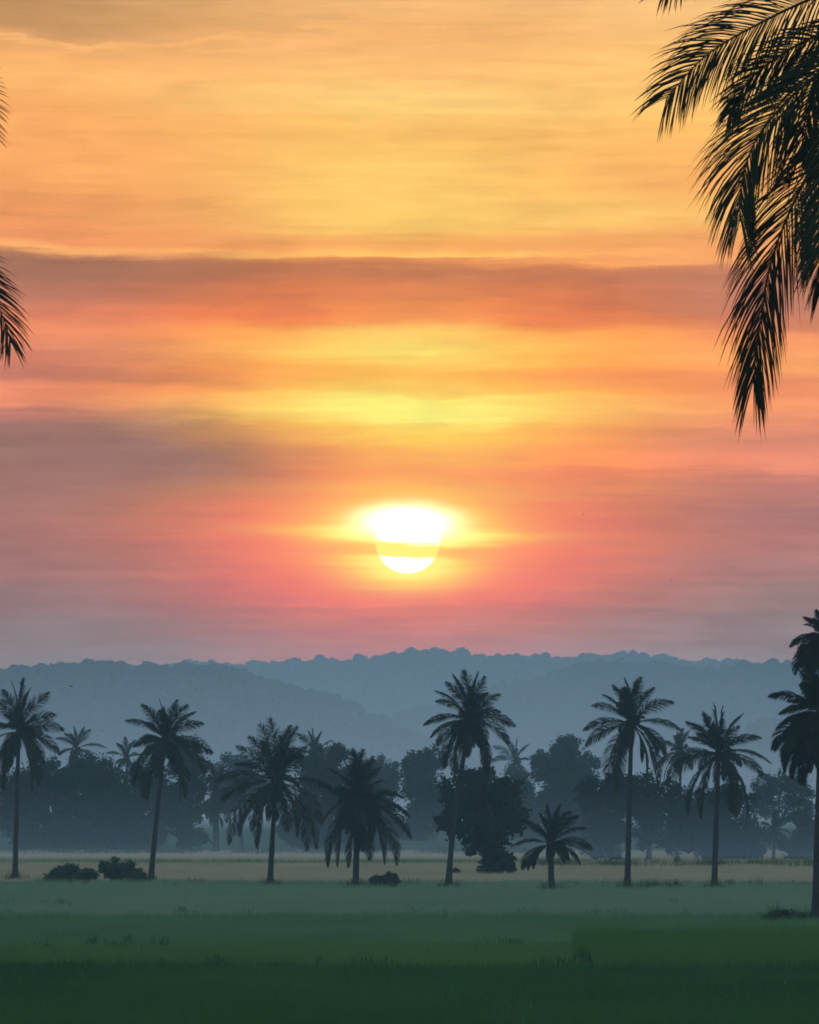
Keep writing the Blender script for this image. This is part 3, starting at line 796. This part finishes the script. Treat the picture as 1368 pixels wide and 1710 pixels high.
leafy('wide dark bushy tree behind the palm with hanging fronds', (1212, 1451), [(1170, 1355, 40, 40), (1220, 1345, 44, 40), (1195, 1395, 56, 46), (1240, 1400, 44, 42), (1210, 1420, 62, 20)], 217, D=578)
leafy('tree with broken outline below the low knoll at the right', (1300, 1452), [(1272, 1318, 28, 26), (1305, 1312, 30, 22), (1290, 1345, 36, 24), (1335, 1320, 28, 30), (1340, 1355, 26, 26)], 218, dens=0.6, D=800)
leafy('low dark tree next to the trunk of the right edge palm', (1340, 1453), [(1345, 1385, 26, 30), (1330, 1415, 28, 28), (1360, 1410, 26, 34), (1340, 1428, 34, 12)], 219, D=578)

BS = 'bushes on the field'
leafy('low wide bush, the flatter one left of the slim leaning palm', (118, 1474), [(92, 1464, 20, 10), (115, 1459, 22, 14), (143, 1463, 20, 11)], 231, name='bush', cat='bush', group=BS, leaf=0.22, dens=2.2, mat='bush', trunk=False)
leafy('taller round bush at the foot of the slim leaning palm', (203, 1475), [(185, 1450, 20, 17), (205, 1455, 24, 20), (228, 1464, 17, 12)], 232, name='bush', cat='bush', group=BS, leaf=0.22, dens=2.2, mat='bush', trunk=False)
leafy('small dome shaped bush right of the short shaggy palm', (643, 1483), [(632, 1473, 16, 10), (648, 1468, 16, 13), (658, 1475, 12, 8)], 233, name='bush', cat='bush', group=BS, leaf=0.15, dens=2.2, mat='bush', trunk=False)
leafy('tiny tuft bush in the stubble right of the tallest palm trunk', (760, 1461), [(757, 1457, 7, 6), (763, 1457, 6, 5)], 234, name='bush', cat='bush', group=BS, leaf=0.15, dens=2.5, mat='bush', trunk=False)
leafy('weedy bush left of the right edge palm base', (1308, 1541), [(1288, 1534, 15, 6), (1310, 1530, 16, 9), (1334, 1533, 15, 7)], 235, name='bush', cat='bush', group=BS, leaf=0.13, dens=1.0, mat='bush', trunk=False)

# ------------------------------------------------------------------ the two near palms whose fronds hang into the picture
def near_palm(label, base_x, D, crown, fronds, others, seed, limit):
    """fronds: control points of the midrib in photograph rows and columns, with a depth offset at the tip"""
    r = np.random.default_rng(seed)
    bx = wx(base_x, D)
    root = empty('palm_tree', (bx, D, 0))
    tag(root, label, 'palm tree', 'near palms framing the view')
    co = np.array([wx(crown[0], D) - bx, 0, wz(crown[1], D)])
    n = 30
    P = [(co[0] * (i / n) ** 1.2, 0, co[2] * i / n) for i in range(n + 1)]
    v, q = tube(P, [(0.17 - 0.05 * (i / n) + 0.12 * math.exp(-i * 0.8)) * (1 + 0.04 * (i % 2)) for i in range(n + 1)], 12)
    mesh_np('trunk', v, q, MAT['trunk'], root)
    cand = []
    def smooth_curve(ctrl, n):
        ctrl = np.array(ctrl); m = len(ctrl)
        t = np.zeros(m); t[1:] = np.cumsum(np.linalg.norm(np.diff(ctrl, axis=0), axis=1)); t /= t[-1]
        ext = np.concatenate([[2 * ctrl[0] - ctrl[1]], ctrl, [2 * ctrl[-1] - ctrl[-2]]])
        te = np.concatenate([[-(t[1])], t, [2 - t[-2]]])
        out = []
        for s in np.linspace(0, 1, n):
            k = min(np.searchsorted(t, s, side='right') - 1, m - 2)
            h = t[k + 1] - t[k]; x = (s - t[k]) / h
            p0, p1 = ctrl[k], ctrl[k + 1]
            m0 = (ext[k + 2] - ext[k]) / (te[k + 2] - te[k]) * h
            m1 = (ext[k + 3] - ext[k + 1]) / (te[k + 3] - te[k + 1]) * h
            out.append((2 * x**3 - 3 * x**2 + 1) * p0 + (x**3 - 2 * x**2 + x) * m0 + (-2 * x**3 + 3 * x**2) * p1 + (x**3 - x**2) * m1)
        return np.array(out)
    def add_frond(pts, lmax, pairs, s0, droop, sweep, lw, roll):
        n = len(pts)
        tang = np.gradient(pts, axis=0); tang /= np.linalg.norm(tang, axis=1)[:, None]
        L = np.linalg.norm(np.diff(pts, axis=0), axis=1).sum()
        rad = [0.024 * (1 - 0.9 * (i / (n - 1)) ** 0.8) + 0.0015 for i in range(n)]
        rv, rf = tube(pts, rad, 6)
        fo = mesh_np('frond', rv, rf, MAT['palmnear'], root, attr=np.full(len(rv), 0.15))
        for i in range(pairs):
            s = s0 + (1 - s0) * (i + 0.5) / pairs
            f = s * (n - 1); k = min(int(f), n - 2); fr = f - k
            p = pts[k] * (1 - fr) + pts[k + 1] * fr
            t = tang[k] * (1 - fr) + tang[k + 1] * fr; t /= np.linalg.norm(t)
            # the leaf plane of a drooping frond: mostly facing the viewer, rolled a little
            view = np.array([math.sin(roll), -math.cos(roll), 0.25]); view /= np.linalg.norm(view)
            side = np.cross(t, view); side /= np.linalg.norm(side); nor = np.cross(side, t)
            q_ = (s - s0) / (1 - s0)
            ln = lmax * (0.55 + 0.6 * math.sin(min(1, q_ * 1.7) * 1.5708)) * (1 - 0.52 * q_ ** 2.0) * 0.9
            ang = sweep[0] + (sweep[1] - sweep[0]) * q_
            for sd in (-1, 1):
                if r.random() < 0.03: continue
                a = ang + r.normal() * 0.06
                d = t * math.cos(a) + side * sd * math.sin(a) + nor * r.normal() * 0.10
                d /= np.linalg.norm(d)
                l = ln * r.uniform(0.82, 1.1); g = droop * r.uniform(0.7, 1.3)
                Pm = [p]; dd = d.copy()
                for j in range(4):
                    Pm.append(Pm[-1] + dd * l / 4)
                    dd = dd + np.array([0, 0, -1.0]) * g / 4 * (1 + 0.4 * j); dd /= np.linalg.norm(dd)
                Pm = np.array(Pm)
                ax = Pm[-1] - Pm[0]; ax /= np.linalg.norm(ax)
                tw = r.uniform(-1.0, 1.0)
                wn = np.cross(ax, view); wn /= np.linalg.norm(wn)
                wn = wn * math.cos(tw) + np.cross(ax, wn) * math.sin(tw)
                fold = np.cross(ax, wn)
                V = []; T = []
                w = lw * r.uniform(0.8, 1.15)
                for j in range(4):
                    wj = w * (0.55, 1.0, 0.9, 0.62)[j]
                    V += [Pm[j] - wn * wj * .5 + fold * wj * .22, Pm[j], Pm[j] + wn * wj * .5 + fold * wj * .22]
                V.append(Pm[4])
                for j in range(3):
                    b = 3 * j
                    T += [(b, b + 1, b + 4), (b, b + 4, b + 3), (b + 1, b + 2, b + 5), (b + 1, b + 5, b + 4)]
                T += [(9, 10, 12), (10, 11, 12)]
                px_ = CX + (Pm[:, 0] + bx) / (D + Pm[:, 1]) * F; py_ = HY - (Pm[:, 2] - CAMH) / (D + Pm[:, 1]) * F
                vis = float(np.mean((px_ > 0) & (px_ < 1368) & (py_ > 0) & (py_ < 1710))) * l
                cand.append((vis, np.array(V), np.array(T), fo, float(np.clip(r.normal(0.15, 0.2), 0, 1))))
    for ctrl, dtip, kw in fronds:
        m = len(ctrl)
        pts = []
        for i, (x, y) in enumerate(ctrl):
            dd = dtip * (i / (m - 1)) ** 1.3
            pts.append((wx(x, D + dd) - bx, dd, wz(y, D + dd)))
        add_frond(smooth_curve(pts, 26), **kw)
    for th, kap, L, ph in others:
        pts, _ = frond_curve(math.radians(th), kap, L, math.radians(ph), 22)
        add_frond(pts + co, 0.9, 44, 0.15, 0.5, (0.8, 0.3), 0.034, 0.0)
    cand.sort(key=lambda c: -c[0])
    rest_v = []; rest_t = []; off = 0; rest_a = []
    for i, (vis, V, T, fo, tn) in enumerate(cand):
        if i < limit and vis > 0.2:
            mesh_np('leaflet', V, T, MAT['palmnear'], fo, attr=np.full(len(V), tn))
        else:
            rest_v.append(V); rest_t.append(T + off); off += len(V); rest_a += [tn] * len(V)
    ro = mesh_np('leaflet_mass', np.concatenate(rest_v), np.concatenate(rest_t), MAT['palmnear'], root, attr=rest_a)
    ro['kind'] = 'stuff'
    sv, sq = tube([co + np.array([0, 0, z_]) for z_ in (-0.5, -0.1, 0.3, 0.7)], [0.13, 0.24, 0.2, 0.03], 10)
    mesh_np('crown_sheath', sv, sq, MAT['trunk'], root)
    return root

K = lambda **k: dict(dict(lmax=1.12, pairs=124, s0=0.2, droop=0.8, sweep=(0.66, 0.30), lw=0.0165, roll=0.0), **k)
CR = (1545, 40)
near_palm('near palm whose dark fronds hang into the upper right corner', 1560, 67.0, CR, [
    ([CR, (1470, -92), (1340, -140), (1200, -78), (1108, -14)], -1.0, K(lmax=0.62, droop=0.7, sweep=(0.9, 0.5))),
    ([CR, (1460, -42), (1368, -8), (1270, 38), (1180, 92), (1112, 165)], 0.6, K(lmax=0.90, droop=0.6, sweep=(0.9, 0.46), pairs=130)),
    ([CR, (1465, 5), (1385, 48), (1310, 88), (1250, 135), (1218, 190)], 1.6, K(droop=0.55, lmax=0.72)),
    ([CR, (1470, 30), (1390, 105), (1318, 165), (1262, 235), (1238, 310), (1236, 368)], -0.5, K(pairs=140, lmax=1.12)),
    ([CR, (1480, 70), (1410, 200), (1340, 310), (1290, 430), (1270, 540), (1258, 640)], 0.4, K(pairs=146, lmax=1.18, sweep=(0.62, 0.26))),
    ([CR, (1480, 20), (1425, 62), (1372, 122), (1345, 200), (1338, 262)], 1.0, K(lmax=0.95, droop=0.7, pairs=100)),
    ([CR, (1490, 60), (1440, 150), (1398, 250), (1376, 340), (1366, 420)], -1.0, K(lmax=1.0, pairs=110)),
    ([CR, (1490, 90), (1440, 230), (1400, 340), (1384, 420), (1376, 480)], 1.4, K(lmax=1.0, sweep=(0.7, 0.26))),
], [(70, 0.9, 4.0, 80), (75, 0.8, 4.0, 260), (45, 1.2, 4.2, 20), (20, 1.3, 4.3, -30), (60, 1.1, 4.2, 0), (10, 1.2, 4.2, 45), (-10, 1.2, 4.0, 15), (-25, 1.0, 4.0, 80), (-25, 1.0, 4.0, -60), (40, 1.2, 4.2, 100), (30, 1.2, 4.2, -100)],
    301, 300)
CL = (-330, 300)
near_palm('near palm at the left edge with only a few frond tips in view', -345, 72.0, CL, [
    ([CL, (-240, 170), (-140, 105), (-52, 108), (-20, 160), (-10, 226)], 0.5, K(lmax=0.46, pairs=70, sweep=(1.0, 0.7), droop=0.12, lw=0.012)),
    ([CL, (-240, 300), (-140, 362), (-50, 445), (2, 522), (18, 572)], -0.6, K(lmax=0.75, pairs=92, sweep=(0.75, 0.3), droop=0.35)),
], [(70, 0.9, 4.0, 80), (75, 0.8, 4.0, 260), (45, 1.2, 4.2, 160), (20, 1.3, 4.3, 210), (60, 1.1, 4.2, 180), (10, 1.2, 4.2, 135), (-10, 1.2, 4.0, 195), (-25, 1.0, 4.0, 100), (-25, 1.0, 4.0, -120)],
    302, 110)

# ------------------------------------------------------------------ birds
def bird(label, px, py, D, span, bank):
    root = empty('bird', (wx(px, D), D, wz(py, D)))
    tag(root, label, 'bird', 'small birds in flight')
    v, q = tube([(-0.30 * span, 0, 0), (-0.15 * span, 0, 0.01), (0, 0, 0.015), (0.16 * span, 0, 0.02), (0.27 * span, 0, 0.025), (0.33 * span, 0, 0.02)],
                [0.03 * span, 0.05 * span, 0.09 * span, 0.07 * span, 0.05 * span, 0.004], 8)
    mesh_np('body', v, q, MAT['bird'], root)
    for sd in (-1, 1):
        V = []; T = []
        for k, (a, w, z) in enumerate(((0.02, 0.26, 0.03), (0.22, 0.28, 0.14), (0.40, 0.2, 0.16), (0.55, 0.02, 0.12))):
            V += [(w * 0.5 * span, sd * a * span, z * span), (-w * 0.5 * span, sd * a * span, z * span), (0, sd * a * span, (z + 0.02) * span)]
        for k in range(3):
            b = 3 * k
            T += [(b, b + 2, b + 5), (b, b + 5, b + 3), (b + 2, b + 1, b + 4), (b + 2, b + 4, b + 5)]
        mesh_np('wing', V, T, MAT['bird'], root)
    tv = [(-0.28 * span, -0.03 * span, 0), (-0.28 * span, 0.03 * span, 0), (-0.46 * span, 0.08 * span, 0), (-0.46 * span, -0.08 * span, 0), (-0.4 * span, 0, 0.01)]
    mesh_np('tail', tv, [(0, 1, 4), (1, 2, 4), (0, 4, 3)], MAT['bird'], root)
    root.rotation_euler = (bank, 0.15, 0.9)
bird('tiny dark bird flying before the hill above the left palms', 119, 1147, 300, 0.24, 0.3)
bird('tiny dark speck of a bird right of the sun', 974, 860, 420, 0.16, -0.4)
bird('tiny dark speck of a bird low in the sky at the right', 1121, 968, 420, 0.16, 0.5)

# ------------------------------------------------------------------ the air
def haze_box():
    x0, x1, y0, y1, z0, z1 = -660, 660, -70, 4420, -1.2, HAZE_TOP
    v = [(x, y, z) for z in (z0, z1) for y in (y0, y1) for x in (x0, x1)]
    q = [(0, 2, 3, 1), (4, 5, 7, 6), (0, 1, 5, 4), (2, 6, 7, 3), (0, 4, 6, 2), (1, 3, 7, 5)]
    m = bpy.data.materials.new('haze_air'); m.use_nodes = True
    t = m.node_tree; t.nodes.clear()
    out = t.nodes.new('ShaderNodeOutputMaterial')
    pv = t.nodes.new('ShaderNodeVolumePrincipled')
    pv.inputs['Color'].default_value = HAZE_COL + (1,)
    pv.inputs['Density'].default_value = HAZE_D
    pv.inputs['Anisotropy'].default_value = 0.0
    t.links.new(pv.outputs[0], out.inputs['Volume'])
    o = mesh_np('haze', v, q, m)
    tag(o, 'pale blue morning mist lying over the fields and hills', 'haze', kind='stuff')
haze_box()

def mist_bank(label, cx, cy, rx, ry, rz, z0, dens):
    """a shallow heap of mist lying on open ground, thinning upwards and outwards"""
    nu, nv = 120, 40
    V = []; Q = []
    for j in range(nv):
        rr_ = 1.0 - (j / nv)
        for i in range(nu):
            w = 6.283185 * i / nu
            V.append((cx + rx * math.cos(w) * rr_, cy + ry * math.sin(w) * rr_, z0 + rz * (1.0 - rr_) ** 1.6))
    V.append((cx, cy, z0 + rz)); V.append((cx, cy, z0)); top, bot = len(V) - 2, len(V) - 1
    for j in range(nv - 1):
        for i in range(nu):
            a, b = j * nu + i, j * nu + (i + 1) % nu
            Q += [(a, b, b + nu), (a, b + nu, a + nu)]
    for i in range(nu):
        Q.append(((nv - 1) * nu + i, (nv - 1) * nu + (i + 1) % nu, top)); Q.append(((i + 1) % nu, i, bot))
    m = bpy.data.materials.new('mist_air'); m.use_nodes = True
    t = m.node_tree; t.nodes.clear()
    out = t.nodes.new('ShaderNodeOutputMaterial')
    pv = t.nodes.new('ShaderNodeVolumePrincipled')
    pv.inputs['Color'].default_value = (1.0, 0.88, 0.83, 1)
    pv.inputs['Density'].default_value = dens
    t.links.new(pv.outputs[0], out.inputs['Volume'])
    o = mesh_np('mist_bank', V, Q, m)
    tag(o, label, 'mist', kind='stuff')
mist_bank('pale low mist lying between the far trees and the hills', 0.0, 1580.0, 630.0, 520.0, 47.0, 0.25, 0.00105)

def mist_ridge(label, cy, hx, hy, rz, z0, dens):
    """a long low ribbon of ground mist of uneven height"""
    nx, ny = 120, 32
    xs = np.linspace(-hx, hx, nx); t = np.linspace(-1, 1, ny + 1)
    hgt = rz * (0.8 + 0.28 * snoise(xs, xs * 0, 91, 6, 0.012, 0.06)) * np.clip((hx - np.abs(xs)) / 12.0, 0.02, 1)
    Z = hgt[:, None] * (1 - np.abs(t)[None, :]) ** 1.7
    X = np.repeat(xs[:, None], ny + 1, 1); Y = np.repeat((cy + hy * t)[None, :], nx, 0)
    top = np.stack([X, Y, z0 + 0.01 + Z], -1).reshape(-1, 3); low = np.stack([X, Y, z0 + 0 * Z], -1).reshape(-1, 3)
    w = ny + 1; n = nx * w; Q = []
    for i in range(nx - 1):
        for j in range(ny):
            a = i * w + j
            Q += [(a, a + w, a + w + 1, a + 1), (n + a, n + a + 1, n + a + w + 1, n + a + w)]
        a = i * w; Q.append((a, n + a, n + a + w, a + w)); a += ny; Q.append((a, a + w, n + a + w, n + a))
    for j in range(ny):
        Q.append((j, j + 1, n + j + 1, n + j)); a = (nx - 1) * w + j; Q.append((a, n + a, n + a + 1, a + 1))
    m = bpy.data.materials.get('mist_air').copy()
    for nd_ in m.node_tree.nodes:
        if nd_.type == 'PRINCIPLED_VOLUME' or 'Density' in nd_.inputs: nd_.inputs['Density'].default_value = dens; nd_.inputs['Color'].default_value = (0.84, 0.95, 0.99, 1)
    tag(mesh_np('mist_bank', np.concatenate([top, low]), Q, m), label, 'mist', kind='stuff')
mist_ridge('thin ribbon of ground mist over the stubble at the feet of the far trees', 529.0, 60.0, 17.0, 6.6, 0.62, 0.0050)
